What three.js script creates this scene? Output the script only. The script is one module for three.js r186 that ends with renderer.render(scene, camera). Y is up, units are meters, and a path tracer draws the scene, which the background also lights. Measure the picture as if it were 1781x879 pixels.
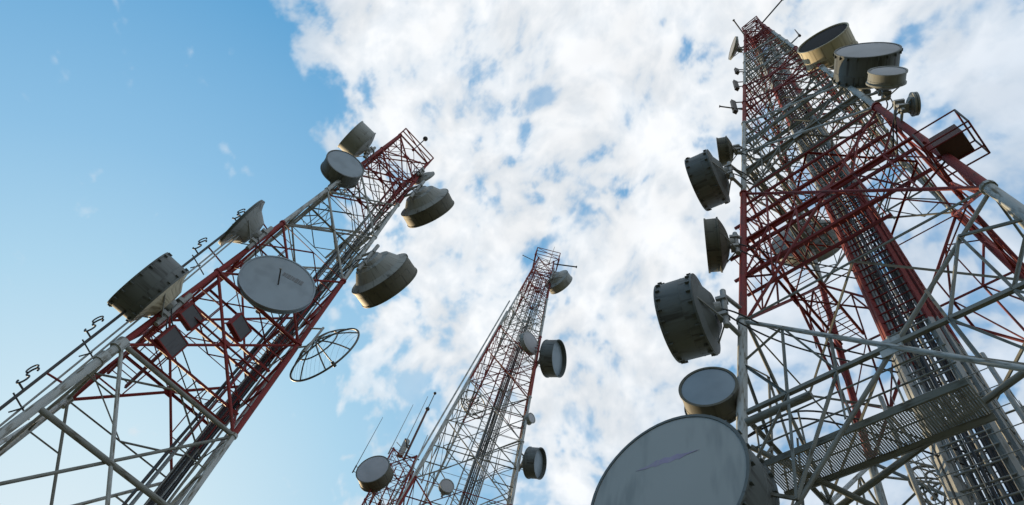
import * as THREE from 'three';
import { mergeGeometries, toCreasedNormals } from 'three/addons/utils/BufferGeometryUtils.js';

// ───────────────────────── camera, sky, sun, exposure ─────────────────────────
const scene = new THREE.Scene();
const camera = new THREE.PerspectiveCamera(43.56, 1024 / 505, 0.1, 6000);
camera.position.set(0, 1.6, 0);
camera.rotation.order = 'YXZ';
const ELEV = 57.33, ROLL = 23.92;
camera.rotation.set(THREE.MathUtils.degToRad(ELEV), 0, THREE.MathUtils.degToRad(ROLL));

const renderer = new THREE.WebGLRenderer({ antialias: true });
renderer.setSize(1024, 505);
renderer.toneMapping = THREE.LinearToneMapping;
renderer.toneMappingExposure = 1.0;
renderer.shadowMap.enabled = true;

const SUN_AZ = THREE.MathUtils.degToRad(-112), SUN_EL = THREE.MathUtils.degToRad(15);
const sunDir = new THREE.Vector3(Math.cos(SUN_AZ) * Math.cos(SUN_EL), Math.sin(SUN_EL), Math.sin(SUN_AZ) * Math.cos(SUN_EL));
const sun = new THREE.DirectionalLight(new THREE.Color().setRGB(1.0, 0.74, 0.42), 5.0);
sun.position.copy(sunDir).multiplyScalar(120);
sun.castShadow = true;
sun.shadow.mapSize.set(2048, 2048);
Object.assign(sun.shadow.camera, { left: -60, right: 60, top: 70, bottom: -60, near: 1, far: 300 });
scene.add(sun, sun.target);

// lattice noise helpers
function ihash(x, y) {
  let h = Math.imul(x, 374761393) ^ Math.imul(y, 668265263);
  h = Math.imul(h ^ (h >>> 13), 1274126177);
  return ((h ^ (h >>> 16)) >>> 0) / 4294967296;
}
function vnoise(x, y) {
  const xi = Math.floor(x), yi = Math.floor(y), fx = x - xi, fy = y - yi;
  const u = fx * fx * fx * (fx * (fx * 6 - 15) + 10), v = fy * fy * fy * (fy * (fy * 6 - 15) + 10);
  const a = ihash(xi, yi), b = ihash(xi + 1, yi), c = ihash(xi, yi + 1), d = ihash(xi + 1, yi + 1);
  return a + (b - a) * u + (c - a) * v + (a - b - c + d) * u * v;
}
function fbm(x, y, n, gain = 0.5) {
  let s = 0, a = 1, t = 0;
  for (let i = 0; i < n; i++) { s += a * vnoise(x, y); t += a; a *= gain; const nx = x * 1.62 - y * 1.18 + 17.3; y = x * 1.18 + y * 1.62 - 9.1; x = nx; }
  return s / t;
}
const sstep = (a, b, x) => { const t = Math.min(1, Math.max(0, (x - a) / (b - a))); return t * t * (3 - 2 * t); };
const mix = (a, b, t) => a + (b - a) * t;

// the sky: clear evening blue, and a broad field of broken altocumulus with its edge to the left
function makeSky() {
  const W = 4096, H = 2048, data = new Float32Array(W * H * 4);
  const stops = [[0, .80, .88, .92], [13, .62, .80, .90], [24, .42, .67, .85], [34, .27, .53, .78], [48, .130, .38, .67], [70, .115, .345, .64], [180, .14, .38, .66]];
  for (let j = 0; j < H; j++) {
    const el = ((j + .5) / H - .5) * Math.PI, y = Math.sin(el), ch = Math.cos(el);
    for (let i = 0; i < W; i++) {
      const o = (j * W + i) * 4;
      data[o + 3] = 1;
      if (y <= 0) { data[o] = .42; data[o + 1] = .47; data[o + 2] = .50; continue; }
      const az = ((i + .5) / W - .5) * 2 * Math.PI, x = Math.cos(az) * ch, z = Math.sin(az) * ch;
      const g = Math.acos(Math.min(1, x * sunDir.x + y * sunDir.y + z * sunDir.z)) * 57.2958;
      let k = 1; while (stops[k][0] < g) k++;
      const A = stops[k - 1], B = stops[k], t = (g - A[0]) / (B[0] - A[0]);
      let r = mix(A[1], B[1], t), gg = mix(A[2], B[2], t), b = mix(A[3], B[3], t);
      const low = Math.pow(1 - y, 5) * .75;                    // air thickens towards the horizon
      r = mix(r, .66, low); gg = mix(gg, .78, low); b = mix(b, .86, low);
      // clouds, on a curved layer
      const qx = x / (y + .35), qz = z / (y + .35);
      const wx = fbm(qx * 5 + 3.1, qz * 5 + 8.7, 3) - .5, wz = fbm(qx * 5 - 11.4, qz * 5 + 2.2, 3) - .5;
      const edge = qx + .335 + (qz + .255) * .36 + wx * .10;
      const foot = qz + .765 + Math.max(0, qx) * .55 + wz * .16;
      const inside = Math.min(sstep(-.05, .06, edge), mix(.35, 1, sstep(-.06, .16, foot)));
      const px = qx + wx * .07, pz = qz + wz * .07;
      const big = fbm(px * 13 + 40.2, pz * 11 - 13.7, 3);
      const fine = fbm(px * 27 + 5.5, pz * 23 + 71.3, 7, .6);
      const bil = 1 - Math.abs(2 * fbm(px * 25 - 31, pz * 21 + 12, 3) - 1);
      const n = big * .24 + fine * .56 + bil * .20;
      const thr = mix(.73, .415, inside);
      let d = sstep(thr - .06, thr + .13, n);
      const haze = inside * sstep(.0, .16, edge) * .42 * sstep(.2, .7, fbm(px * 16 + 90, pz * 14, 5, .6));   // thin cloud between the puffs
      d = 1 - (1 - d * mix(.5, 1, inside)) * (1 - haze);
      if (d > 0) {
        const veil = mix(1, .70, sstep(.20, .42, qx));          // thinner veil on the far right
        d = Math.min(1, d) * .97 * veil;
        const thick = sstep(thr + .10, thr + .30, n), sh = fbm(px * 17 + 7, pz * 17 + 55, 4);
        const lum = mix(.90, 1.0, thick) * mix(.93, 1.05, sstep(.25, .75, sh));
        r = mix(r, lum * mix(.90, .97, thick), d); gg = mix(gg, lum * mix(.95, .985, thick), d); b = mix(b, lum * 1.0, d);
      }
      data[o] = r; data[o + 1] = gg; data[o + 2] = b;
    }
  }
  const tex = new THREE.DataTexture(data, W, H, THREE.RGBAFormat, THREE.FloatType);
  tex.mapping = THREE.EquirectangularReflectionMapping; tex.magFilter = tex.minFilter = THREE.LinearFilter;
  tex.wrapS = THREE.RepeatWrapping; tex.needsUpdate = true;
  return tex;
}
scene.background = makeSky();
scene.environment = scene.background;

// ───────────────────────── helpers ─────────────────────────
let seed = 20417;
const rnd = () => { seed = (Math.imul(seed, 1664525) + 1013904223) >>> 0; return seed / 4294967296; };
const V = (x, y, z) => new THREE.Vector3(x, y, z);
const UP = V(0, 1, 0);
const used = new Map();
function numbered(name) { const n = used.get(name) ?? 0; used.set(name, n + 1); return n ? `${name}_${String(n).padStart(3, '0')}` : name; }
function thing(name, label, category, position, group) {
  const o = new THREE.Group(); o.name = numbered(name); o.position.copy(position);
  o.userData = { label, category }; if (group) o.userData.group = group;
  scene.add(o); return o;
}
function part(name, geometry, material, parent, kind) {
  const m = new THREE.Mesh(geometry, material); m.name = name; m.castShadow = m.receiveShadow = true;
  if (kind) m.userData.kind = kind;
  parent.add(m); return m;
}
function sub(name, parent) { const g = new THREE.Group(); g.name = name; parent.add(g); return g; }

// a repeating map of paint: base colour, broad tone patches, stains that run along v, small speckle
function paintMap(base, stain, amount, { streak = 5, size = 512, scale = 6, speck = .08, tone = .22 } = {}) {
  const data = new Uint8Array(size * size * 4), toS = (c) => 255 * (c <= .0031308 ? 12.92 * c : 1.055 * Math.pow(c, 1 / 2.4) - .055);
  const s0 = rnd() * 900, s1 = rnd() * 900;
  const f = (u, v, su, sv, n) => {                              // cross-faded so that it tiles
    const a = fbm(s0 + u * su, s1 + v * sv, n), b = fbm(s0 + (u - 1) * su, s1 + v * sv, n), c = fbm(s0 + u * su, s1 + (v - 1) * sv, n), d = fbm(s0 + (u - 1) * su, s1 + (v - 1) * sv, n);
    return mix(mix(a, b, u), mix(c, d, u), v);
  };
  for (let j = 0; j < size; j++) for (let i = 0; i < size; i++) {
    const u = i / size, v = j / size, o = (j * size + i) * 4;
    const st = sstep(.5, .68, f(u, v, scale * streak, scale, 4) * .6 + f(v, u, scale * .6, scale * .6, 3) * .4) * amount;
    const k = 1 + (f(u + .0, v, scale * .7, scale * .5, 4) - .5) * 2 * tone + (ihash(i, j) - .5) * speck;
    for (let c = 0; c < 3; c++) data[o + c] = Math.max(0, Math.min(255, toS(Math.min(1, Math.max(0, mix(base[c], stain[c], st) * k)))));
    data[o + 3] = 255;
  }
  const t = new THREE.DataTexture(data, size, size); t.colorSpace = THREE.SRGBColorSpace; t.wrapS = t.wrapT = THREE.RepeatWrapping;
  t.magFilter = THREE.LinearFilter; t.minFilter = THREE.LinearMipmapLinearFilter; t.generateMipmaps = true; t.needsUpdate = true;
  return t;
}
const mat = (map, roughness, metalness = 0, extra = {}) => new THREE.MeshStandardMaterial({ map, roughness, metalness, side: THREE.DoubleSide, ...extra });
const M = {
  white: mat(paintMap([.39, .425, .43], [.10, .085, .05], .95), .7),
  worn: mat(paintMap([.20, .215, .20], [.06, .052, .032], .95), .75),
  red: mat(paintMap([.21, .020, .019], [.075, .022, .018], .85), .72),
  galv: mat(paintMap([.30, .32, .32], [.12, .10, .07], .7), .6, .2),
  dark: mat(paintMap([.045, .047, .05], [.09, .07, .05], .5), .6),
  cable: mat(paintMap([.022, .023, .026], [.05, .05, .05], .5), .5),
  drum: mat(paintMap([.115, .135, .137], [.035, .038, .035], .95, { streak: 4, scale: 5 }), .62),
  drumPale: mat(paintMap([.27, .295, .29], [.075, .075, .06], .9, { streak: 5, scale: 4 }), .62),
  drumOlive: mat(paintMap([.10, .10, .075], [.03, .03, .024], .9, { streak: 6, scale: 4 }), .65),
  cream: mat(paintMap([.50, .46, .34], [.16, .13, .08], .8, { streak: 6, scale: 4 }), .65),
  radome: mat(paintMap([.36, .375, .40], [.25, .265, .28], .5, { streak: 1, scale: 3, tone: .10, speck: .04 }), .6),
  radomeBlue: mat(paintMap([.235, .305, .365], [.15, .20, .24], .6, { streak: 1, scale: 3, tone: .12, speck: .04 }), .5),
  radomeWorn: mat(paintMap([.33, .36, .36], [.22, .25, .255], .8, { streak: 5, scale: 2, tone: .12, speck: .05 }), .65),
  radomeDark: mat(paintMap([.016, .017, .019], [.035, .035, .035], .5), .9),
  box: mat(paintMap([.085, .035, .03], [.04, .03, .028], .7), .6),
  panel: mat(paintMap([.07, .075, .085], [.04, .04, .045], .6), .5),
  violet: mat(paintMap([.30, .27, .40], [.33, .33, .38], .6), .65),
  lettering: mat(paintMap([.15, .17, .19], [.22, .25, .28], .7), .65),
  wire: mat(paintMap([.10, .10, .085], [.06, .05, .04], .6), .5, .3),
};

// member shapes lie along +y from -len/2 to len/2, uv in metres over a 1.6 m repeat
const TILE = 1.6;
function metreUv(g, su, sv) {
  const uv = g.attributes.uv, du = rnd(), dv = rnd();
  for (let i = 0; i < uv.count; i++) uv.setXY(i, uv.getX(i) * su / TILE + du, uv.getY(i) * sv / TILE + dv);
  return g;
}
function rodG(len, r, seg = 8) { return metreUv(new THREE.CylinderGeometry(r, r, len, seg, 1), 2 * Math.PI * r, len); }
function boxG(x, y, z) { return metreUv(new THREE.BoxGeometry(x, y, z), Math.max(x, z), y); }
function angleG(len, w, t = w * .14) {
  const a = boxG(w, len, t), b = boxG(t, len, w - t); a.translate(w / 2, 0, t / 2); b.translate(t / 2, 0, t + (w - t) / 2);
  const g = mergeGeometries([a, b]); g.translate(-w * .25, 0, -w * .25); return g;
}
function along(m, a, b, spin = 0) {
  m.position.addVectors(a, b).multiplyScalar(.5);
  m.quaternion.setFromUnitVectors(UP, V().subVectors(b, a).normalize());
  if (spin) m.quaternion.multiply(new THREE.Quaternion().setFromAxisAngle(UP, spin));
  return m;
}
const tube = (name, a, b, r, material, parent, seg = 8) => along(part(name, rodG(a.distanceTo(b), r, seg), material, parent), a, b);
const iron = (name, a, b, w, material, parent, spin = 0) => along(part(name, angleG(a.distanceTo(b), w), material, parent), a, b, spin);
function placed(g, a, b, spin = 0) { const o = along(new THREE.Object3D(), a, b, spin); o.updateMatrix(); return g.applyMatrix4(o.matrix); }
const rodBetween = (a, b, r, seg = 6) => placed(rodG(a.distanceTo(b), r, seg), a, b);
const barBetween = (a, b, w, d, spin = 0) => placed(boxG(w, a.distanceTo(b), d), a, b, spin);
function latheG(profile, seg, tileU = TILE, crease = .6) {       // profile [radius, z]; the axis becomes +z
  let r = 0; for (const p of profile) r = Math.max(r, p[0]);
  let len = 0; for (let i = 1; i < profile.length; i++) len += Math.hypot(profile[i][0] - profile[i - 1][0], profile[i][1] - profile[i - 1][1]);
  const g = new THREE.LatheGeometry(profile.map(([x, y]) => new THREE.Vector2(x, y)), seg);
  const reps = Math.max(1, Math.round(2 * Math.PI * r / tileU)), uv = g.attributes.uv, du = rnd();
  for (let i = 0; i < uv.count; i++) uv.setXY(i, uv.getX(i) * reps + du, uv.getY(i) * len / tileU);
  const c = toCreasedNormals(g, crease); c.rotateX(Math.PI / 2); return c;
}
function planarUv(g, tile = TILE) { const p = g.attributes.position, uv = g.attributes.uv, du = rnd(), dv = rnd(); for (let i = 0; i < p.count; i++) uv.setXY(i, p.getX(i) / tile + du, p.getY(i) / tile + dv); return g; }

// ───────────────────────── ground ─────────────────────────
{
  const g = new THREE.CircleGeometry(3000, 96); g.rotateX(-Math.PI / 2);
  const uv = g.attributes.uv; for (let i = 0; i < uv.count; i++) uv.setXY(i, uv.getX(i) * 900, uv.getY(i) * 900);
  const ground = part('ground', g, mat(paintMap([.085, .088, .045], [.13, .11, .07], .8, { streak: 1, scale: 9, tone: .35, speck: .3 }), .95), scene);
  ground.userData.kind = 'structure';
}

// ───────────────────────── lattice towers ─────────────────────────
const EYE = 1.6;
class Tower {
  constructor({ name, label, cx, cz, half, rot, apex, levels, r, group, mergeAbove = 99, slim = .55 }) {
    Object.assign(this, { cx, cz, half, rot: THREE.MathUtils.degToRad(rot), apex, levels, r, mergeAbove, slim });
    this.root = thing(name, label, 'radio tower', V(cx, 0, cz), group);
    this.build();
  }
  at(k, h) {                                                     // a leg's point h metres above eye height, in the tower's own frame
    const f = this.half * Math.SQRT2 * (1 - h / this.apex), a = this.rot + Math.PI / 4 + Math.PI / 2 * k;
    return V(Math.cos(a) * f, h + EYE, Math.sin(a) * f);
  }
  world(k, h) { return this.at(k, h).add(this.root.position); }
  face(k, t, h) { return this.at(k, h).lerp(this.at((k + 1) % 4, h), t); }
  build() {
    const { leg: rl, diag: rd, strut: rs, small: rw } = this.r;
    this.levels.forEach(([h0, h1, colour, detail], n) => {
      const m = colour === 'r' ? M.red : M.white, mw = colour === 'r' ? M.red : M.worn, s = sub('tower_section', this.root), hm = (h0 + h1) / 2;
      const taper = mix(1, this.slim, Math.max(0, h0) / this.levels.at(-1)[1]), merge = h0 >= this.mergeAbove, small = [];
      for (let k = 0; k < 4; k++) {
        tube('leg', this.at(k, h0), this.at(k, h1), rl * taper, m, s, 10);
        const f0 = this.at(k, h1 - .05), f1 = this.at(k, h1 + .05);
        tube('flange', f0, f1, rl * taper * 1.38, m, s, 10);
        const kk = (k + 1) % 4, A0 = this.at(k, h0), A1 = this.at(k, h1), B0 = this.at(kk, h0), B1 = this.at(kk, h1);
        // crossing point of the two diagonals
        const w0 = A0.distanceTo(B0), w1 = A1.distanceTo(B1), tc = w0 / (w0 + w1), C = A0.clone().lerp(B1, tc), hc = C.y - EYE;
        const inn = this.face(k, .5, hc).setY(0).normalize().multiplyScalar(-.6 * rd);       // one diagonal passes just behind the other
        tube('diagonal_brace', A0, B1, rd * taper, m, s);
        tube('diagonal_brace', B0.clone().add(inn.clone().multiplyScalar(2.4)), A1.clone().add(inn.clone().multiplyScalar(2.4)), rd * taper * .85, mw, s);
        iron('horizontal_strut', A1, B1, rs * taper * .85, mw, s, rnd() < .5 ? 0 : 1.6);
        const L = this.at(k, hc), Rr = this.at(kk, hc);
        if (detail > 0) iron('horizontal_strut', L, Rr, rs * taper * 1.8, mw, s, .4);
        // redundant members inside the four triangles
        for (const [E, lo, hi] of [[L, A0, A1], [Rr, B0, B1]]) for (const end of [lo, hi]) {
          const q = (i) => C.clone().lerp(end, i), hp = (i) => C.clone().lerp(E, i), lp = (i) => E.clone().lerp(end, i);
          if (detail === 0 && end === lo) continue;
          const list = detail > 2 ? [[q(1 / 3), hp(1 / 3)], [q(2 / 3), hp(2 / 3)], [hp(1 / 3), q(2 / 3)], [hp(2 / 3), lp(.5)], [lp(.5), q(2 / 3)]] : detail > 0 ? [[q(.5), hp(.5)], [q(.5), lp(.5)]] : [[q(.5), lp(.5)]];
          for (const [a, b] of list) {
            const w = rw * taper * (1.5 + rnd() * .8), spin = rnd() * 6;
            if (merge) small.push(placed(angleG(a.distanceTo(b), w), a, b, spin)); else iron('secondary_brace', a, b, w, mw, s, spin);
          }
        }
        if (detail > 0) {
          const a = this.face(k, .5, hc), b = this.face(kk, .5, hc), w = rw * taper * 2;
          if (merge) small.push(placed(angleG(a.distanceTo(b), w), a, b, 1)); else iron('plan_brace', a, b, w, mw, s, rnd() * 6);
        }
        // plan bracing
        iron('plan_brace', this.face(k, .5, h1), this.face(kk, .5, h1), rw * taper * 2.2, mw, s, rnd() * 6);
        if (detail > 1) {
          const g1 = part('gusset_plate', boxG(rl * 3.4, rl * 3.4, .02), m, s);
          g1.position.copy(C); g1.lookAt(C.clone().add(this.face(k, .5, hc).setY(0)).add(this.root.position));
        }
      }
      if (small.length) part('secondary_bracing', mergeGeometries(small), mw, s, 'stuff');
    });
  }
  // a ladder of two rails with rungs, in lengths that follow the tower's bands
  ladder(name, [x, z], [h0, h1], width, turn, { lean = [x, z], gap = .38, rail = .05, paint } = {}) {
    for (const [a, b, colour] of this.levels) {
      const lo = Math.max(a, h0), hi = Math.min(b, h1); if (hi <= lo + .2) continue;
      const m = paint ?? (colour === 'r' ? M.red : M.galv), g = sub(name, this.root), dx = Math.cos(turn) * width / 2, dz = Math.sin(turn) * width / 2;
      const p = (h, s) => { const t = (h - h0) / (h1 - h0); return V(mix(x, lean[0], t) + dx * s, h + EYE, mix(z, lean[1], t) + dz * s); };
      for (const s of [-1, 1]) iron('rail', p(lo, s), p(hi, s), rail * 1.6, m, g, turn);
      const rungs = []; for (let h = lo + gap * .5; h < hi; h += gap) rungs.push(rodBetween(p(h, -1), p(h, 1), rail * .34, 5));
      part('rungs', mergeGeometries(rungs), m, g, 'stuff');
    }
  }
  cables([x, z], [h0, h1], n, turn, { lean = [x, z], r = .03, pitch = .075 } = {}) {
    for (let i = 0; i < n; i++) {
      const o = (i - (n - 1) / 2) * pitch, j = (rnd() - .5) * .3, dx = Math.cos(turn) * o - Math.sin(turn) * j, dz = Math.sin(turn) * o + Math.cos(turn) * j, cm = [M.cable, M.galv, M.dark, M.cable, M.worn][Math.floor(rnd() * 5)], pts = [], top = mix(h1, h0, rnd() * .35);
      for (let k = 0; k <= 24; k++) { const h = mix(h0, top, k / 24), t = (h - h0) / (h1 - h0); pts.push(V(mix(x, lean[0], t) + dx + (rnd() - .5) * .03, h + EYE, mix(z, lean[1], t) + dz + (rnd() - .5) * .03)); }
      part('feeder_cable', metreUv(new THREE.TubeGeometry(new THREE.CatmullRomCurve3(pts), 60, r * (.7 + .6 * rnd()), 5), .3, h1 - h0), cm, this.root);
    }
  }
}

const right = new Tower({
  name: 'lattice_tower', label: 'big red and white square lattice tower close to the camera on the right', cx: 10.01, cz: -6.61, half: 3.83, rot: -24.86, apex: 60.9,
  r: { leg: .125, diag: .058, strut: .052, small: .029 },
  mergeAbove: 22,
  levels: [[-1.6, 6.6, 'w', 1], [6.6, 14, 'w', 3], [14, 22, 'r', 3], [22, 26.2, 'w', 3], [26.2, 30, 'w', 3], [30, 33.4, 'r', 3], [33.4, 36.5, 'r', 3], [36.5, 39.4, 'w', 3], [39.4, 42, 'w', 1], [42, 44.4, 'w', 1], [44.4, 46.6, 'r', 1], [46.6, 48.6, 'r', 1], [48.6, 50.5, 'r', 1], [50.5, 52.2, 'r', 1]],
});
const left = new Tower({
  name: 'lattice_tower', label: 'red and white lattice tower on the left carrying eight large dishes', cx: -8.6, cz: -19.16, half: 2.69, rot: -26.9, apex: 61, mergeAbove: 25, slim: .8,
  r: { leg: .105, diag: .06, strut: .05, small: .024 },
  levels: [[-1.6, 6, 'r', 1], [6, 12, 'w', 0], [12, 16.6, 'r', 2], [16.6, 21, 'r', 1], [21, 25, 'w', 1], [25, 28.6, 'w', 3], [28.6, 31.6, 'r', 3], [31.6, 34.4, 'r', 3]],
});
const middle = new Tower({
  name: 'lattice_tower', label: 'slender red and white lattice tower in the middle distance', cx: 3.73, cz: -35.81, half: 4.77, rot: 11.2, apex: 67.7, mergeAbove: 38,
  r: { leg: .12, diag: .055, strut: .05, small: .032 },
  levels: [[-1.6, 10, 'w', 0], [10, 18, 'w', 1], [18, 24.4, 'r', 1], [24.4, 29.8, 'w', 1], [29.8, 34.4, 'w', 1], [34.4, 38.6, 'r', 1], [38.6, 42.2, 'r', 1], [42.2, 45.4, 'w', 3], [45.4, 48.4, 'w', 1], [48.4, 51.2, 'r', 3], [51.2, 53.8, 'r', 3], [53.8, 56, 'r', 1]],
});
const shortTower = new Tower({
  name: 'lattice_tower', label: 'short lattice tower with many whip aerials left of the middle tower', cx: -.95, cz: -33.95, half: 1.5, rot: 8, apex: 52,
  r: { leg: .085, diag: .045, strut: .04, small: .026 },
  levels: [[-1.6, 8, 'w', 0], [8, 14, 'r', 0], [14, 19, 'w', 0], [19, 21.6, 'r', 1], [21.6, 23.8, 'r', 1], [23.8, 25.6, 'r', 1]],
});

// what runs up inside the towers
{
  const t = right.rot;
  for (const [dx, dz, turn] of [[.75, 0, t + Math.PI / 2], [-.75, 0, t + Math.PI / 2], [0, .75, t], [0, -.75, t]]) {
    const x = dx * Math.cos(t) - dz * Math.sin(t), z = dx * Math.sin(t) + dz * Math.cos(t);
    right.ladder('cable_ladder', [x, z], [-1.6, 50], 1.0, turn, { lean: [x * .45, z * .45], gap: .36, rail: .07 });
  }
  right.cables([.62 * Math.cos(t), .62 * Math.sin(t)], [-1.6, 46], 9, t + Math.PI / 2, { lean: [.28, -.12], r: .036, pitch: .1 });
  right.cables([-.62 * Math.cos(t), -.62 * Math.sin(t)], [-1.6, 46], 9, t + Math.PI / 2, { lean: [-.28, .12], r: .036, pitch: .1 });
  const q = left.rot + Math.PI;
  const lm = (h, f) => { const p = left.face(3, .5, h); return [p.x * f, p.z * f]; };
  left.ladder('cable_ladder', lm(-1.6, .86), [-1.6, 33], .8, left.rot + Math.PI / 2, { lean: lm(33, .8), gap: .4, rail: .055 });
  left.ladder('climbing_ladder', lm(-1.6, .66), [-1.6, 33], .5, left.rot + Math.PI / 2, { lean: lm(33, .5), gap: .33, rail: .045 });
  left.cables(lm(-1.6, .84), [-1.6, 32], 7, left.rot + Math.PI / 2, { lean: lm(32, .76), r: .03, pitch: .13 });
  left.cables(lm(-1.6, .96), [-1.6, 31], 6, left.rot + Math.PI / 2, { lean: lm(31, .9), r: .03, pitch: .2 });
  left.cables(lm(-1.6, .6), [-1.6, 28], 5, left.rot + Math.PI / 2, { lean: lm(28, .5), r: .035, pitch: .1 });
  for (const [dx, turn] of [[-.62, .2], [0, .2], [.62, .2]]) middle.ladder('cable_ladder', [dx, 0], [-1.6, 54], .55, turn, { gap: .42, rail: .06, lean: [dx * .6, 0] });
  middle.cables([.3, .15], [-1.6, 52], 9, .2, { r: .045, pitch: .11 });
  shortTower.ladder('cable_ladder', [0, 0], [-1.6, 25], .5, .2, { gap: .4, rail: .05 });
  shortTower.cables([.1, .2], [-1.6, 25], 6, .2, { r: .04, pitch: .1 });
}

// ───────────────────────── drum and dish antennas ─────────────────────────
// o: pos, az (heading of the face, degrees from +x towards +z), d diameter, l shroud length, back depth of the reflector, arms: world points on the tower
function drumAntenna(o) {
  const { name = 'drum_antenna', label, cat = 'antenna', group, pos, az, tilt = 0, d, l, back = .16 * d, cone = false, shroud = M.drum, face = M.radome, rear = shroud, inset = .02, bulge = .015, clips = 0, arms = [], hubScale = .2, run } = o;
  const R = d / 2, t = thing(name, label, cat, V(...pos), group);
  t.rotation.order = 'YXZ'; t.rotation.y = Math.PI / 2 - THREE.MathUtils.degToRad(az); t.rotation.x = -THREE.MathUtils.degToRad(tilt); t.updateMatrixWorld(true);
  const hl = l / 2, w = .03, seg = 56;
  const sh = part('shroud', latheG([[R - w, -hl], [R + .04, -hl], [R + .04, -hl + .05], [R, -hl + .06], [R, -hl * .34], [R + .006, -hl * .33], [R + .006, -hl * .29], [R, -hl * .28], [R, hl - .06], [R + .03, hl - .05], [R + .03, hl], [R - w, hl], [R - w, -hl]], seg, 1.9), shroud, t);
  part('radome', planarUv(latheG([[.001, hl - inset + bulge * d], [R * .5, hl - inset + bulge * d * .76], [R * .85, hl - inset + bulge * d * .3], [R - w - .004, hl - inset], [R - w - .004, hl - inset - .03], [.001, hl - inset - .03]], seg), 2.6), face, t);
  const prof = [], n = cone ? 3 : 12, rh = R * hubScale;
  for (let i = 0; i <= n; i++) { const r = mix(R - .005, rh, i / n), k = cone ? [0, .25, .9, 1][i] : 1 - (r / R) ** 2; prof.push([r, -hl - .002 - back * k]); }
  prof.push([.001, -hl - .002 - back]);
  part('reflector', latheG(prof, seg, 1.9, .3), rear, t);
  const hub = part('hub', latheG([[.001, -hl - back - .02 * d - .1], [rh * .9, -hl - back - .02 * d - .1], [rh * 1.1, -hl - back + .02]], 20), M.galv, t);
  if (clips) {
    const g = [];
    for (let i = 0; i < clips; i++) for (const z of [hl - .05, -hl + .05]) {
      const a = i / clips * 2 * Math.PI + .1, b = boxG(.035, .06, .11); b.translate(0, R + .035, z > 0 ? z - .05 : z + .05); b.rotateZ(a); g.push(b);
    }
    part('rim_clips', mergeGeometries(g), M.drum, t, 'stuff');
  }
  // mount: upright pipe behind the hub, clamps, arms to the tower
  const zb = -hl - back - .16 - .02 * d, ph = Math.max(.45, R * .75);
  tube('mount_pipe', V(0, -ph, zb), V(0, ph, zb), .055 + .012 * d, M.galv, t, 12);
  for (const s of [-.45, .45]) { const c = part('clamp', boxG(.26, .12, .26), M.galv, t); c.position.set(0, s * ph, zb + .05); }
  for (const s of [-1, 1]) tube('stay_strut', V(R * .75 * s, -R * .35, -hl - .03), V(0, -ph * .7, zb), .022, M.galv, t, 6);
  for (const [i, a] of arms.entries()) {
    const e = t.worldToLocal(a.clone());
    const y = THREE.MathUtils.clamp(e.y, -ph * .9, ph * .9);
    tube('support_arm', V(0, y, zb), e, .035 + .012 * d, M.galv, t, 8);
  }
  if (run) {                                                     // feeder from the hub along an arm to the tower's cable run
    const a = V(.06, -.1, zb + .05), c = t.worldToLocal(run.clone().add(V(0, -.9, 0))), b = t.worldToLocal(arms[0].clone().lerp(run, .25).add(V(0, -.7, 0)));
    const mid = V(.15, -.5, zb - .25);
    part('feeder_cable', metreUv(new THREE.TubeGeometry(new THREE.CatmullRomCurve3([a, mid, b, c]), 40, .022, 6), .2, 3), M.cable, t);
    part('feeder_cable', metreUv(new THREE.TubeGeometry(new THREE.CatmullRomCurve3([a.clone().add(V(-.12, .05, 0)), mid.clone().add(V(-.2, -.12, 0)), b.clone().add(V(-.1, -.25, .05)), c.clone().add(V(0, -.4, 0))]), 40, .022, 6), .2, 3), M.cable, t);
  }
  return t;
}
const runOf = (tw, y) => tw === left ? left.face(3, .5, y - EYE).multiply(V(.82, 1, .82)).add(left.root.position) : V(tw.cx, y, tw.cz);
const armsTo = (tw, k, y, spread) => [tw.world(k, y - EYE + spread), tw.world(k, y - EYE - spread)];
const LG = 'dishes along the left corner of the right tower';

drumAntenna({ label: 'largest antenna, grey face with violet smear at the bottom of the picture', group: LG, pos: [4.78, 9.97, -8.98], az: 150, d: 3.36, l: 1.0, back: .4, face: M.radomeWorn, shroud: M.drum, rear: M.drum, clips: 26, arms: armsTo(right, 2, 10, .8), run: runOf(right, 10) });
{ // the violet smear on the largest face
  const t = scene.children.at(-1), s = new THREE.Shape();
  [[-.66, -.2], [-.4, -.16], [-.3, -.12], [-.2, -.13], [-.02, -.05], [.08, -.06], [.24, .02], [.3, .01], [.44, .1], [.7, .2], [.46, .15], [.3, .13], [.22, .145], [.06, .07], [-.06, .08], [-.16, .02], [-.22, .03], [-.34, -.05], [-.38, -.08], [-.5, -.13]].forEach(([x, y], i) => i ? s.lineTo(x, y) : s.moveTo(x, y));
  const g = planarUv(new THREE.ExtrudeGeometry(s, { depth: .004, bevelEnabled: false }));
  const p = part('violet_smear', g, M.violet, t); p.position.set(.05, .58, .5 - .02 + .05 * .82); p.rotation.z = -.3;
}
drumAntenna({ label: 'small drum with blue-grey face just above the largest dish', group: LG, pos: [5.38, 12.9, -8.6], az: 132, d: 1.24, l: .62, face: M.radomeBlue, shroud: M.drumOlive, clips: 0, arms: armsTo(right, 2, 12.95, .4), run: runOf(right, 12.95) });
drumAntenna({ label: 'large dark drum with clipped rims at the white to red leg joint', group: LG, pos: [4.83, 15.5, -8.58], az: 229, d: 2.06, l: .98, back: .28, cone: true, shroud: M.drum, clips: 22, arms: armsTo(right, 2, 15.5, .6), run: runOf(right, 15.5) });
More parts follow.
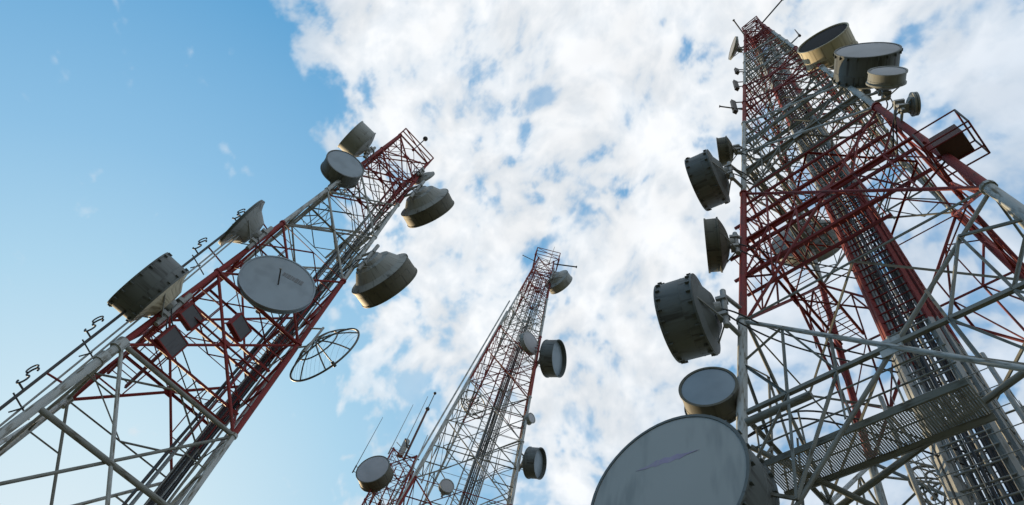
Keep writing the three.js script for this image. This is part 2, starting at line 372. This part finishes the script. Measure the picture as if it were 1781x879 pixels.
drumAntenna({ label: 'narrow grey drum halfway up the red left leg of right tower', group: LG, pos: [5.62, 19.6, -8.29], az: 214, d: 1.66, l: .42, back: .28, shroud: M.drumOlive, arms: armsTo(right, 2, 19.6, .5), run: runOf(right, 19.6) });
drumAntenna({ label: 'deep grey drum on the white part of right tower left leg', group: LG, pos: [5.64, 24.65, -8.27], az: 232, d: 2.08, l: .88, back: .25, cone: true, shroud: M.drum, clips: 18, arms: armsTo(right, 2, 24.65, .6), run: runOf(right, 24.65) });
drumAntenna({ label: 'small dark drum half hidden above the deep grey drum', group: LG, pos: [6.38, 27.9, -8.02], az: 216, d: 1.2, l: .42, back: .2, shroud: M.drumOlive, arms: armsTo(right, 2, 27.9, .4), run: runOf(right, 27.9) });
drumAntenna({ name: 'dish_antenna', label: 'small edge-on dish at the upper left of right tower', group: LG, pos: [8.13, 48, -7.39], az: 192, d: 1.5, l: .14, back: .24, shroud: M.drumPale, face: M.radome, arms: armsTo(right, 2, 48, .4), run: runOf(right, 48) });
const RG = 'drums along the upper right corner of the right tower';
drumAntenna({ label: 'large drum with pale round face, upper right of right tower', group: RG, pos: [9.17, 27.6, -2.8], az: 121, d: 2.12, l: 1.1, back: .3, shroud: M.drum, face: M.radome, clips: 20, arms: armsTo(right, 1, 27.6, .7), run: runOf(right, 27.6) });
drumAntenna({ label: 'cream drum with open black face behind the pale faced drum', group: RG, pos: [9.2, 33.15, -3.4], az: 147, d: 2.2, l: 1.0, back: .3, shroud: M.cream, face: M.radomeDark, inset: .06, arms: armsTo(right, 1, 33.15, .6), run: runOf(right, 33.15) });
drumAntenna({ label: 'small pale drum right of and below the pale faced drum', group: RG, pos: [8.93, 24.65, -2.57], az: 119, d: 1.1, l: .42, back: .2, shroud: M.drumPale, face: M.radome, arms: armsTo(right, 1, 24.65, .5), run: runOf(right, 24.65) });
drumAntenna({ name: 'dish_antenna', label: 'tiny pale dish above the red cage on right tower', group: RG, pos: [8.83, 21.5, -2.57], az: 35, d: .62, l: .14, back: .14, shroud: M.drumPale, face: M.radome, arms: armsTo(right, 1, 21.5, .3), run: runOf(right, 21.5) });
drumAntenna({ label: 'slatted grey dish seen through the bracing of right tower', group: 'antennas inside and behind the right tower', pos: [11.3, 27.2, -9.9], az: 318, d: 2.7, l: .5, back: .45, shroud: M.drumPale, arms: armsTo(right, 3, 27.2, .6), run: runOf(right, 27.2) });

// left tower
const TG = 'antennas on the left tower';
drumAntenna({ label: 'deep grey drum with dark rim on the far left', group: TG, pos: [-10.2, 15.6, -15.8], az: 152, d: 2.25, l: .9, back: .35, cone: true, shroud: M.drum, rear: M.cream, clips: 20, arms: armsTo(left, 1, 15.6, .6), run: runOf(left, 15.6) });
drumAntenna({ name: 'dish_antenna', label: 'thin edge-on dish with tapering back above the far-left drum', group: TG, pos: [-10.2, 20.8, -16.15], az: 157, d: 2.3, l: .12, back: .62, cone: true, shroud: M.drum, rear: M.drumPale, arms: armsTo(left, 1, 20.8, .5), run: runOf(left, 20.8) });
{
  const t = drumAntenna({ name: 'dish_antenna', label: 'blue-grey round dish facing the camera with faded lettering', group: TG, pos: [-7.69, 19.34, -16.98], az: 82, d: 2.78, l: .22, back: .4, shroud: M.radomeBlue, face: M.radomeBlue, bulge: 0, arms: [left.face(0, .45, 17.2), left.face(0, .55, 19)].map((p) => p.add(left.root.position)) });
  const rod = tube('feed_rod', V(.06, -.1, .09), V(-.12, .12, .62), .028, M.dark, t); tube('feed_cap', V(-.135, .137, .66), V(-.12, .12, .62), .05, M.galv, rod.parent);
  const g = []; let x = -.42;
  for (const [w, hgt] of [[.10, .2], [.04, .24], [.12, .22], [.05, .24], [.09, .2], [.13, .24], [.05, .22], [.1, .24]]) { const b = boxG(w, hgt, .004); b.translate(x + w / 2, 0, 0); g.push(b); x += w + .022; }
  const p = part('faded_lettering', mergeGeometries(g), M.lettering, t); p.position.set(.32, .55, .096); p.rotation.z = .05;
}
drumAntenna({ label: 'dark drum with blue-grey face near the left tower top', group: TG, pos: [-9.56, 28.75, -16.95], az: 76, d: 1.95, l: .75, back: .25, shroud: M.drum, face: M.radomeBlue, clips: 0, arms: armsTo(left, 1, 28.75, .5), run: runOf(left, 28.75) });
drumAntenna({ label: 'grey drum behind the blue-grey faced drum, highest on left tower', group: TG, pos: [-10.14, 31.55, -16.65], az: 157, d: 1.9, l: .95, back: .25, shroud: M.drumPale, arms: armsTo(left, 1, 31.55, .5), run: runOf(left, 31.55) });
drumAntenna({ label: 'pale cone-backed drum right of the left tower top', group: TG, pos: [-5.35, 31.75, -18.9], az: 316, d: 2.9, l: .78, back: .62, cone: true, shroud: M.drumOlive, rear: M.drumPale, hubScale: .38, arms: armsTo(left, 0, 31.75, .5), run: runOf(left, 31.75) });
drumAntenna({ label: 'pale cone-backed drum right of left tower, below the top one', group: TG, pos: [-4.85, 24.25, -18.75], az: 321, d: 2.95, l: .85, back: .68, cone: true, shroud: M.drumOlive, rear: M.drumPale, hubScale: .38, arms: armsTo(left, 0, 24.25, .5), run: runOf(left, 24.25) });
drumAntenna({ name: 'dish_antenna', label: 'small thin dish at the red top of left tower', group: TG, pos: [-6.6, 34.4, -18.75], az: 316, d: 1.35, l: .1, back: .22, shroud: M.drumPale, arms: armsTo(left, 0, 34.3, .3), run: runOf(left, 34.3) });

// middle and small towers
const MG = 'antennas on the middle tower';
drumAntenna({ label: 'pale drum at the red top of the middle tower', group: MG, pos: [5.42, 53.6, -34.28], az: 328, d: 2.6, l: .8, back: .5, cone: true, shroud: M.drumPale, rear: M.drumPale, arms: armsTo(middle, 0, 53.6, .5), run: runOf(middle, 53.6) });
drumAntenna({ label: 'larger grey drum right of middle tower with recessed face', group: MG, pos: [6.54, 41.2, -33.11], az: 38, tilt: -8, d: 3.0, l: 1.1, inset: .35, back: .4, shroud: M.drum, face: M.radomeBlue, arms: armsTo(middle, 0, 41.2, .7), run: runOf(middle, 41.2) });
drumAntenna({ label: 'lower grey drum right of middle tower with recessed face', group: MG, pos: [6.92, 29.8, -32.25], az: 38, tilt: -8, d: 1.95, l: .8, inset: .25, back: .3, shroud: M.drum, face: M.radomeBlue, arms: armsTo(middle, 0, 29.8, .6), run: runOf(middle, 29.8) });
drumAntenna({ label: 'pale dish tucked against the middle tower beside the larger drum', group: MG, pos: [4.35, 42.2, -33.5], az: 60, d: 1.95, l: .4, back: .3, shroud: M.drumPale, face: M.radome, arms: armsTo(middle, 0, 42.2, .4), run: runOf(middle, 42.2) });
drumAntenna({ name: 'dish_antenna', label: 'tiny pale drum on the middle tower right leg', group: MG, pos: [5.93, 33.75, -32.81], az: 60, d: .72, l: .4, back: .12, shroud: M.drumPale, face: M.radome, arms: armsTo(middle, 0, 33.75, .3), run: runOf(middle, 33.75) });
drumAntenna({ name: 'dish_antenna', label: 'small round pale drum low on the middle tower front', group: MG, pos: [2.1, 25.74, -32.65], az: 88, d: .85, l: .3, back: .12, shroud: M.drumPale, face: M.radome, arms: [middle.face(0, .66, 24.4).add(middle.root.position)] });
drumAntenna({ label: 'round grey faced drum on the short tower', pos: [-2.13, 24.9, -33.1], az: 122, d: 2.0, l: .8, back: .25, shroud: M.drumOlive, face: M.radome, arms: armsTo(shortTower, 1, 24.6, .4), run: runOf(shortTower, 24.6) });

// wire grid dishes
function gridDish(label, group, pos, az, d, depth, arms, wires) {
  const R = d / 2, t = thing('grid_dish', label, 'antenna', V(...pos), group);
  t.rotation.y = Math.PI / 2 - THREE.MathUtils.degToRad(az); t.updateMatrixWorld(true);
  const z = (r) => -depth * (1 - (r / R) ** 2);
  part('rim', metreUv(new THREE.TorusGeometry(R, .04, 8, 64), 2 * Math.PI * R, .2), M.wire, t);
  const ring = part('back_ring', metreUv(new THREE.TorusGeometry(R * .55, .03, 8, 48), Math.PI * R, .2), M.wire, t); ring.position.z = z(R * .55);
  for (let i = 0; i < 8; i++) {
    const a = i / 8 * 2 * Math.PI + .2, pts = []; for (let k = 0; k <= 8; k++) { const r = mix(.08, R, k / 8); pts.push(V(Math.cos(a) * r, Math.sin(a) * r, z(r))); }
    part('rib', metreUv(new THREE.TubeGeometry(new THREE.CatmullRomCurve3(pts), 10, .028, 6), .2, R), M.wire, t);
  }
  const g = [];
  for (let i = 1; i < wires; i++) {
    const x = -R + 2 * R * i / wires, h = Math.sqrt(R * R - x * x), pts = [];
    for (let k = 0; k <= 8; k++) { const y = mix(-h, h, k / 8); pts.push(V(x, y, z(Math.hypot(x, y)))); }
    g.push(new THREE.TubeGeometry(new THREE.CatmullRomCurve3(pts), 10, .004, 4));
  }
  part('wire_grid', mergeGeometries(g), M.wire, t, 'stuff');
  tube('feed_arm', V(0, 0, -depth), V(0, .05, depth * .5 + .2), .025, M.wire, t); tube('feed', V(0, .05, depth * .5 + .15), V(0, .05, depth * .5 + .36), .07, M.dark, t);
  tube('mount_pipe', V(0, -R * .5, -depth - .1), V(0, R * .5, -depth - .1), .05, M.galv, t);
  for (const a of arms) { const e = t.worldToLocal(a.clone()); tube('support_arm', V(0, THREE.MathUtils.clamp(e.y, -R * .45, R * .45), -depth - .1), e, .035, M.galv, t); }
}
gridDish('open wire grid dish hanging right of the left tower', TG, [-4.95, 18.4, -18.4], 318, 2.95, .62, armsTo(left, 0, 18.6, .6), 16);
gridDish('dark wire grid dish inside the middle tower left side', MG, [1.9, 33.88, -33.9], 70, 2.2, .5, [middle.face(0, .85, 33.4), middle.face(0, .85, 31.5)].map((p) => p.add(middle.root.position)), 22);
gridDish('open wire grid dish low behind the right tower cable column', 'antennas inside and behind the right tower', [13.2, 15.4, -10.2], 290, 1.5, .3, [right.world(3, 13.6), right.world(3, 14.4)], 18);

// ───────────────────────── smaller fittings ─────────────────────────
// curled radiators on an upright pole
{
  const t = thing('radiator_array', 'upright pole of curled S-shaped radiators beside the left tower', 'antenna', V(-10.17, 0, -15.99));
  tube('pole', V(0, 5, 0), V(0, 22.2, 0), .045, M.dark, t);
  tube('feed_line', V(.28, 4.6, -.2), V(.22, 21.5, -.14), .03, M.galv, t); tube('feed_line', V(.45, 4.6, -.3), V(.3, 21.5, -.2), .03, M.galv, t);
  for (const y of [10.95, 13.2, 15.7, 18.1, 20.5]) {
    const e = sub('radiator', t); e.position.set(0, y, 0);
    // an S of two half rings, its flat side towards the south-east
    const S = (v, up) => { const o = []; for (let k = 0; k <= 16; k++) { const a = up ? mix(Math.PI * .05, Math.PI * 1.5, k / 16) : mix(Math.PI * .5, -Math.PI * .95, k / 16); o.push(V(-.2 + Math.cos(a) * .15 * .8, .30 + (up ? .15 : -.15) + Math.sin(a) * .15, .12 + Math.cos(a) * .09 + v)); } return o; };
    part('curl', metreUv(new THREE.TubeGeometry(new THREE.CatmullRomCurve3([...S(0, true), ...S(0, false).slice(1)]), 60, .026, 6), .15, 1), M.dark, e);
    part('curl', metreUv(new THREE.TubeGeometry(new THREE.CatmullRomCurve3(S(.12, true)), 30, .022, 6), .15, 1), M.dark, e);
    tube('stem', V(0, -.05, 0), V(-.2, .02, .12), .026, M.dark, e);
    tube('bracket', V(-.1, -.25, .05), V(.55, -.5, -.36), .022, M.dark, e); tube('bracket', V(.1, -.62, -.2), V(.34, -.4, -.1), .02, M.dark, e);
  }
  for (const h of [6, 10, 14, 17, 20]) { const e = t.worldToLocal(left.world(1, h)); tube('standoff', V(0, h + EYE, 0), e, .03, M.red, t); }
}
// framed panels on the left tower
const panelAt = (label, p, w, h, turn, lean) => {
  const t = thing('equipment_cabinet', label, 'equipment box', p, 'dark framed boxes on the red band of the left tower'); t.rotation.order = 'YXZ'; t.rotation.y = turn; t.rotation.x = lean;
  part('cabinet', boxG(w, h, .2), M.panel, t);
  for (const s of [-1, 1]) { const a = part('frame_bar', boxG(.045, h + .09, .24), M.red, t); a.position.x = s * (w / 2 + .024); const b = part('frame_bar', boxG(w, .045, .24), M.red, t); b.position.y = s * (h / 2 + .024); }
  tube('bracket', V(-w * .3, 0, -.1), V(-w * .3, 0, -.55), .03, M.red, t); tube('bracket', V(w * .3, 0, -.1), V(w * .3, 0, -.55), .03, M.red, t);
};
const lf = -left.rot - Math.PI * 0 + Math.PI * .12;
panelAt('dark red-framed box at the lowest red corner of left tower', V(-8.75, 14.75, -16.75), .72, .66, lf, .1);
panelAt('dark red-framed box just above the lowest one on left tower', V(-8.95, 15.95, -16.7), .62, .54, lf, .1);
panelAt('dark red-framed box in the middle of the left tower face', V(-7.75, 17.0, -17.4), .72, .56, lf + .1, .05);

// red cage with a box on the right tower
{
  const p = V(8.66, 18.1, -2.62), t = thing('equipment_cage', 'red-brown box in an open steel frame on right tower edge', 'equipment box', p); t.rotation.y = .45;
  part('cabinet', boxG(.62, .5, .62), M.box, t);
  const w = .5, a = [];
  for (const x of [-w, w]) for (const z of [-w, w]) tube('frame_post', V(x, -.36, z), V(x, .5, z), .024, M.dark, t);
  for (const y of [-.36, .5]) for (const s of [-w, w]) { tube('frame_bar', V(-w, y, s), V(w, y, s), .022, M.red, t); tube('frame_bar', V(s, y, -w), V(s, y, w), .022, M.red, t); }
  for (const s of [-.3, .3]) tube('carrier', V(s, -.275, -.5), V(s, -.275, .5), .022, M.red, t);
  t.updateMatrixWorld(true);
  for (const h of [16.3, 17.4]) tube('support_arm', V(0, h + EYE - p.y, -.4), t.worldToLocal(right.world(1, h)), .045, M.red, t);
}
// walkways and beams that lie along a face of a tower: f runs along the face, off goes inwards
const inward = (tw, k, f, off, h) => { const n = tw.face(k, .5, h).setY(0).normalize().multiplyScalar(-off); return tw.face(k, f, h).add(n); };
function walkway(tw, k, h, [f0, f1], [o0, o1], m, { bars = 40, rails = false, mesh = true, beam = .16 } = {}) {
  const w = sub('walkway', tw.root), p = (f, o, dy = 0) => inward(tw, k, f, o, h).add(V(0, dy, 0)), len = p(f0, o0).distanceTo(p(f1, o0));
  for (const o of [o0, o1]) {
    along(part('edge_beam', boxG(.08, len, beam), m, w), p(f0, o), p(f1, o));
    if (rails) for (const dy of [.5, 1]) tube('handrail', p(f0, o, dy), p(f1, o, dy), .02, m, w, 6);
    if (rails) for (const t of [.02, .26, .5, .74, .98]) tube('rail_post', p(mix(f0, f1, t), o), p(mix(f0, f1, t), o, 1), .02, m, w, 6);
  }
  const g = [];
  for (let i = 0; i <= bars; i++) { const f = mix(f0, f1, (i + .5) / (bars + 1)); g.push(barBetween(p(f, o0 + .045, .05), p(f, o1 - .045, .05), mesh ? .007 : .028, .025)); }
  if (mesh) for (let i = 1; i < 24; i++) { const o = mix(o0, o1, i / 24); g.push(barBetween(p(f0, o, .072), p(f1, o, .072), .006, .01)); }
  part(mesh ? 'grating' : 'cross_bars', mergeGeometries(g), mesh ? M.galv : m, w, 'stuff');
}
walkway(right, 1, 9.35, [0.38, 0.98], [.35, 1.25], M.worn, { rails: true, bars: 84, beam: .11 });
walkway(right, 1, 16.4, [.3, 1.06], [.1, .7], M.red, { bars: 20, mesh: false, beam: .07 });
walkway(right, 1, 21.2, [.05, 1.04], [.1, .7], M.red, { bars: 24, mesh: false, beam: .07 });
walkway(right, 1, 17.9, [0.04, 1.10], [.12, .9], M.red, { bars: 26, mesh: false, beam: .08 });
walkway(right, 1, 19.9, [0.10, 1.08], [.12, .8], M.red, { bars: 26, mesh: false, beam: .08 });
walkway(right, 2, 18.6, [.02, .98], [.15, .9], M.red, { bars: 26, mesh: false, beam: .08 });
walkway(right, 1, 24.2, [0, 1], [.12, .8], M.worn, { bars: 22, mesh: false });
walkway(right, 1, 27.6, [0, 1], [.12, .7], M.worn, { bars: 22, mesh: false });
walkway(right, 2, 24.4, [0, 1], [.12, .8], M.worn, { bars: 22, mesh: false });
walkway(left, 0, 12.75, [.06, .94], [.1, .95], M.red, { bars: 9, mesh: false, beam: .14 });
walkway(left, 0, 14.9, [.06, .94], [.15, 1.0], M.red, { bars: 9, mesh: false, beam: .14 });
walkway(left, 1, 13.4, [.06, .94], [.15, .9], M.red, { bars: 9, mesh: false, beam: .12 });
walkway(left, 3, 16.9, [.05, .95], [.15, .8], M.red, { bars: 12, mesh: false, beam: .12 });
walkway(left, 3, 24.9, [.05, .95], [.15, .8], M.white, { bars: 12, mesh: false, beam: .12 });
for (const [tw, a, b, r, m] of [
  [right, inward(right, 1, .96, 1.8, 8.9), inward(right, 1, .14, 1.3, 10.4), .065, M.worn],
  [right, inward(right, 1, 1.01, .02, 10.3), inward(right, 1, .76, .05, 10.3), .085, M.worn],
  [right, inward(right, 1, 1, .3, 9.9), inward(right, 1, .7, 2.2, 8.6), .06, M.worn],
  [left, inward(left, 0, 0, 0, 12), inward(left, 0, 1, 0, 12), .075, M.worn],
  [left, inward(left, 0, 0, 0, 9.1), inward(left, 0, 1, 0, 9.1), .085, M.worn],
  [left, inward(left, 1, 0, 0, 12), inward(left, 1, 1, 0, 12), .06, M.worn],
  [left, inward(left, 0, 0, .0, 16.6), inward(left, 0, 1, 0, 16.6), .075, M.red],
  [left, inward(left, 3, .12, -.3, 3), inward(left, 3, .12, -.25, 20), .03, M.galv],
  [left, inward(left, 3, .35, -.35, 3), inward(left, 3, .35, -.3, 23), .03, M.galv],
  [left, inward(left, 3, .7, -.1, 3), inward(left, 3, .7, -.1, 30), .045, M.galv],
  [left, inward(left, 3, .85, -.1, 3), inward(left, 3, .85, -.1, 30), .04, M.galv],
  [middle, inward(middle, 0, 1.06, -.25, 14), inward(middle, 0, 1.1, -.3, 46), .06, M.white], [middle, inward(middle, 0, 1.0, -.45, 14), inward(middle, 0, 1.0, -.5, 44), .055, M.white],
  [left, left.at(1, 11.75), left.at(1, 12.1), .19, M.white], [left, left.at(1, 11.1), left.at(1, 11.4), .17, M.white], [left, left.at(1, 3), left.at(1, 11.8), .125, M.white],
  [left, left.at(2, 11.75), left.at(2, 12.1), .17, M.white],
]) tube(r > .15 ? 'joint_collar' : 'beam', a, b, r, m, tw.root, 14);
// wire mesh around the foot of the right tower's cable shaft
{
  const g = [], R0 = 1.05, t = right.rot, c = (i) => V(Math.cos(t + Math.PI / 4 + i * Math.PI / 2) * R0 * 1.41, 0, Math.sin(t + Math.PI / 4 + i * Math.PI / 2) * R0 * 1.41);
  const s = sub('shaft_cage', right.root);
  for (let i = 0; i < 4; i++) {
    tube('cage_post', c(i).setY(3), c(i).setY(13.4), .05, M.galv, s);
    for (let y = 3; y <= 13.4; y += .5) g.push(rodBetween(c(i).setY(y), c(i + 1).setY(y), .011, 4));
    if (i < 2) for (let k = 1; k < 10; k += 2) g.push(rodBetween(c(i).lerp(c(i + 1), k / 10).setY(3), c(i).lerp(c(i + 1), k / 10).setY(13.4), .009, 4));
  }
  part('cage_mesh', mergeGeometries(g), M.galv, s, 'stuff');
}
// whips, rods, panel aerials
function whip(name, label, group, base, h, r, standoff, m = M.dark) {
  const t = thing(name, label, 'aerial', base, group);
  const g = mergeGeometries([latheG([[.001, 0], [r * 1.8, 0], [r * 1.8, h * .12], [r, h * .13], [r * .6, h], [.001, h]], 8)]); g.rotateX(-Math.PI / 2);
  part('rod', g, m, t);
  const e = standoff.clone().sub(base); tube('bracket', V(0, .1, 0), e.clone(), .022, M.galv, t); tube('bracket', V(0, h * .1, 0), e.add(V(0, h * .1, 0)), .022, M.galv, t);
  return t;
}
const W = 'whip aerials on the short tower';
const sw = (label, dx, dz, y, h, r, m) => whip('whip_aerial', label, W, V(shortTower.cx + dx, y, shortTower.cz + dz), h, r, shortTower.world(dx < 0 ? 1 : 0, y - EYE), m);
sw('leftmost thin whip of the short tower, far from its dish', -2.4, .5, 24.6, 4.6, .022);
sw('pale whip second from left above the short tower dish', -1.0, .5, 28.0 - 1.2, 4.4, .026, M.galv);
sw('pale long whip close beside the dark top mast', -.35, .3, 27.2, 5.4, .03, M.galv);
sw('short pale whip right of the dark top mast', .75, .2, 26.4, 3.2, .035, M.galv);
sw('rightmost whip of the short tower beside the middle tower', 1.6, .3, 26.0, 4.0, .028, M.galv);
{
  const t = thing('top_mast', 'dark mast with a knob standing on the short tower', 'mast', V(shortTower.cx, 27.2, shortTower.cz), W);
  tube('pole', V(0, 0, 0), V(0, 4.6, 0), .075, M.box, t); tube('tip', V(0, 4.6, 0), V(0, 6.2, 0), .03, M.dark, t);
  const k = part('knob', new THREE.SphereGeometry(.11, 12, 8), M.dark, t); k.position.y = 6.2; const k2 = part('knob', new THREE.SphereGeometry(.15, 12, 8), M.dark, t); k2.position.y = 4.6;
  for (let i = 0; i < 3; i++) { const a = i * 2.1; tube('side_arm', V(0, .4 + i * .45, 0), V(Math.cos(a) * .9, .5 + i * .45, Math.sin(a) * .9), .04, M.dark, t); }
  const d = part('equipment_cylinder', rodG(1.3, .2, 16), M.galv, t); d.position.set(-.32, .75, .1);
  for (let i = 0; i < 4; i++) tube('foot_stay', V(0, .1, 0), shortTower.at(i, 25.6).sub(V(0, 27.2, 0)), .04, M.red, t);
}
whip('whip_aerial', 'thin rod on the red top of the middle tower', 'aerials at the middle tower top', V(middle.cx + .3, 57.8, middle.cz + .4), 3.6, .03, middle.world(1, 55.9));
whip('whip_aerial', 'thicker rod right of the middle tower top', 'aerials at the middle tower top', V(middle.cx + 1.3, 56.6, middle.cz), 3.6, .05, middle.world(0, 55));
{
  const mk = (label, a, b, r, tw) => { const t = thing('side_arm', label, 'antenna mount', a, 'arms sticking out of the towers'); tube('arm', V(0, 0, 0), b.clone().sub(a), r, M.dark, t); tube('end_cap', b.clone().sub(a), b.clone().sub(a).multiplyScalar(1.04), r * 1.8, M.dark, t); };
  mk('dark arm sticking out right at the middle tower top', middle.world(0, 55.5), middle.world(0, 55.5).add(V(2.2, -.2, .9)), .07);
  mk('thin arm sticking out left at the middle tower top', middle.world(1, 55), middle.world(1, 55).add(V(-1.5, .1, 0)), .04);
  mk('dark arm pointing up left at the right tower top', right.world(2, 50.5), right.world(2, 50.5).add(V(-1.1, .9, .5)), .05);
  mk('dark arm pointing right at the right tower top', right.world(1, 50), right.world(1, 50).add(V(.4, -.1, 1.9)), .05);
  mk('short bare arm low on right tower upper left edge', right.world(2, 32.2), right.world(2, 32.2).add(V(-1.1, .1, -.35)), .035);
}
whip('whip_aerial', 'forked whip left of the black faced drum', undefined, V(9.39, 39.2, -4.08), 1.7, .04, right.world(1, 38));
whip('whip_aerial', 'thin lightning rod on the right tower top', undefined, V(right.cx - .3, 53.8, right.cz + .6), 1.6, .04, right.world(1, 52.1));
function panelAerial(label, p, h, tw, k) {
  const t = thing('panel_aerial', label, 'antenna', p, 'upright panel aerials on right tower left edge');
  part('panel', boxG(.24, h, .14), M.dark, t); const q = t.position;
  for (const s of [-.35, .35]) tube('bracket', V(0, s * h, 0), tw.world(k, q.y + s * h - EYE).sub(q), .03, M.dark, t);
  const b = part('cable_box', boxG(.2, .25, .2), M.dark, t); b.position.y = -h * .62;
}
panelAerial('upper dark panel aerial on right tower left edge', V(7.62, 38.65, -7.56), 1.3, right, 2);
panelAerial('lower dark panel aerial on right tower left edge', V(7.24, 34.6, -7.7), 1.5, right, 2);
panelAerial('dark box aerial above the two panel aerials', V(7.85, 41.6, -7.42), .7, right, 2);
// beacon lamp on the left tower top
{
  const p = left.world(0, 34.4).lerp(left.world(1, 34.4), .5), t = thing('beacon', 'round dark beacon on a thin rod above left tower', 'beacon', p);
  tube('rod', V(0, 0, 0), V(.1, 1.7, .1), .035, M.dark, t); const b = part('globe', new THREE.SphereGeometry(.16, 16, 12), M.dark, t); b.position.set(.1, 1.8, .1);
  tube('foot', V(0, -.1, 0), V(0, .05, 0), .09, M.red, t);
}
// top railings on the left and middle towers
for (const [tw, h0, hh, grow] of [[left, 34.4, 1.0, 1.05], [middle, 56, 1.3, 1.5], [right, 52.2, 1.2, 1.15]]) {
  const s = sub('top_frame', tw.root), c = (k, y) => tw.at(k % 4, h0).multiply(V(grow, 1, grow)).add(V(0, y, 0));
  for (let k = 0; k < 4; k++) { tube('post', c(k, -.3), c(k, hh), .045, M.red, s); for (const y of [.02, hh * .5, hh]) tube('bar', c(k, y), c(k + 1, y), .04, M.red, s); tube('cross_bar', c(k, 0), c(k + 1, hh), .03, M.red, s); }
  tube('floor_bar', c(0, 0), c(2, 0), .04, M.red, s); tube('floor_bar', c(1, .03), c(3, .03), .04, M.red, s);
}

renderer.render(scene, camera);
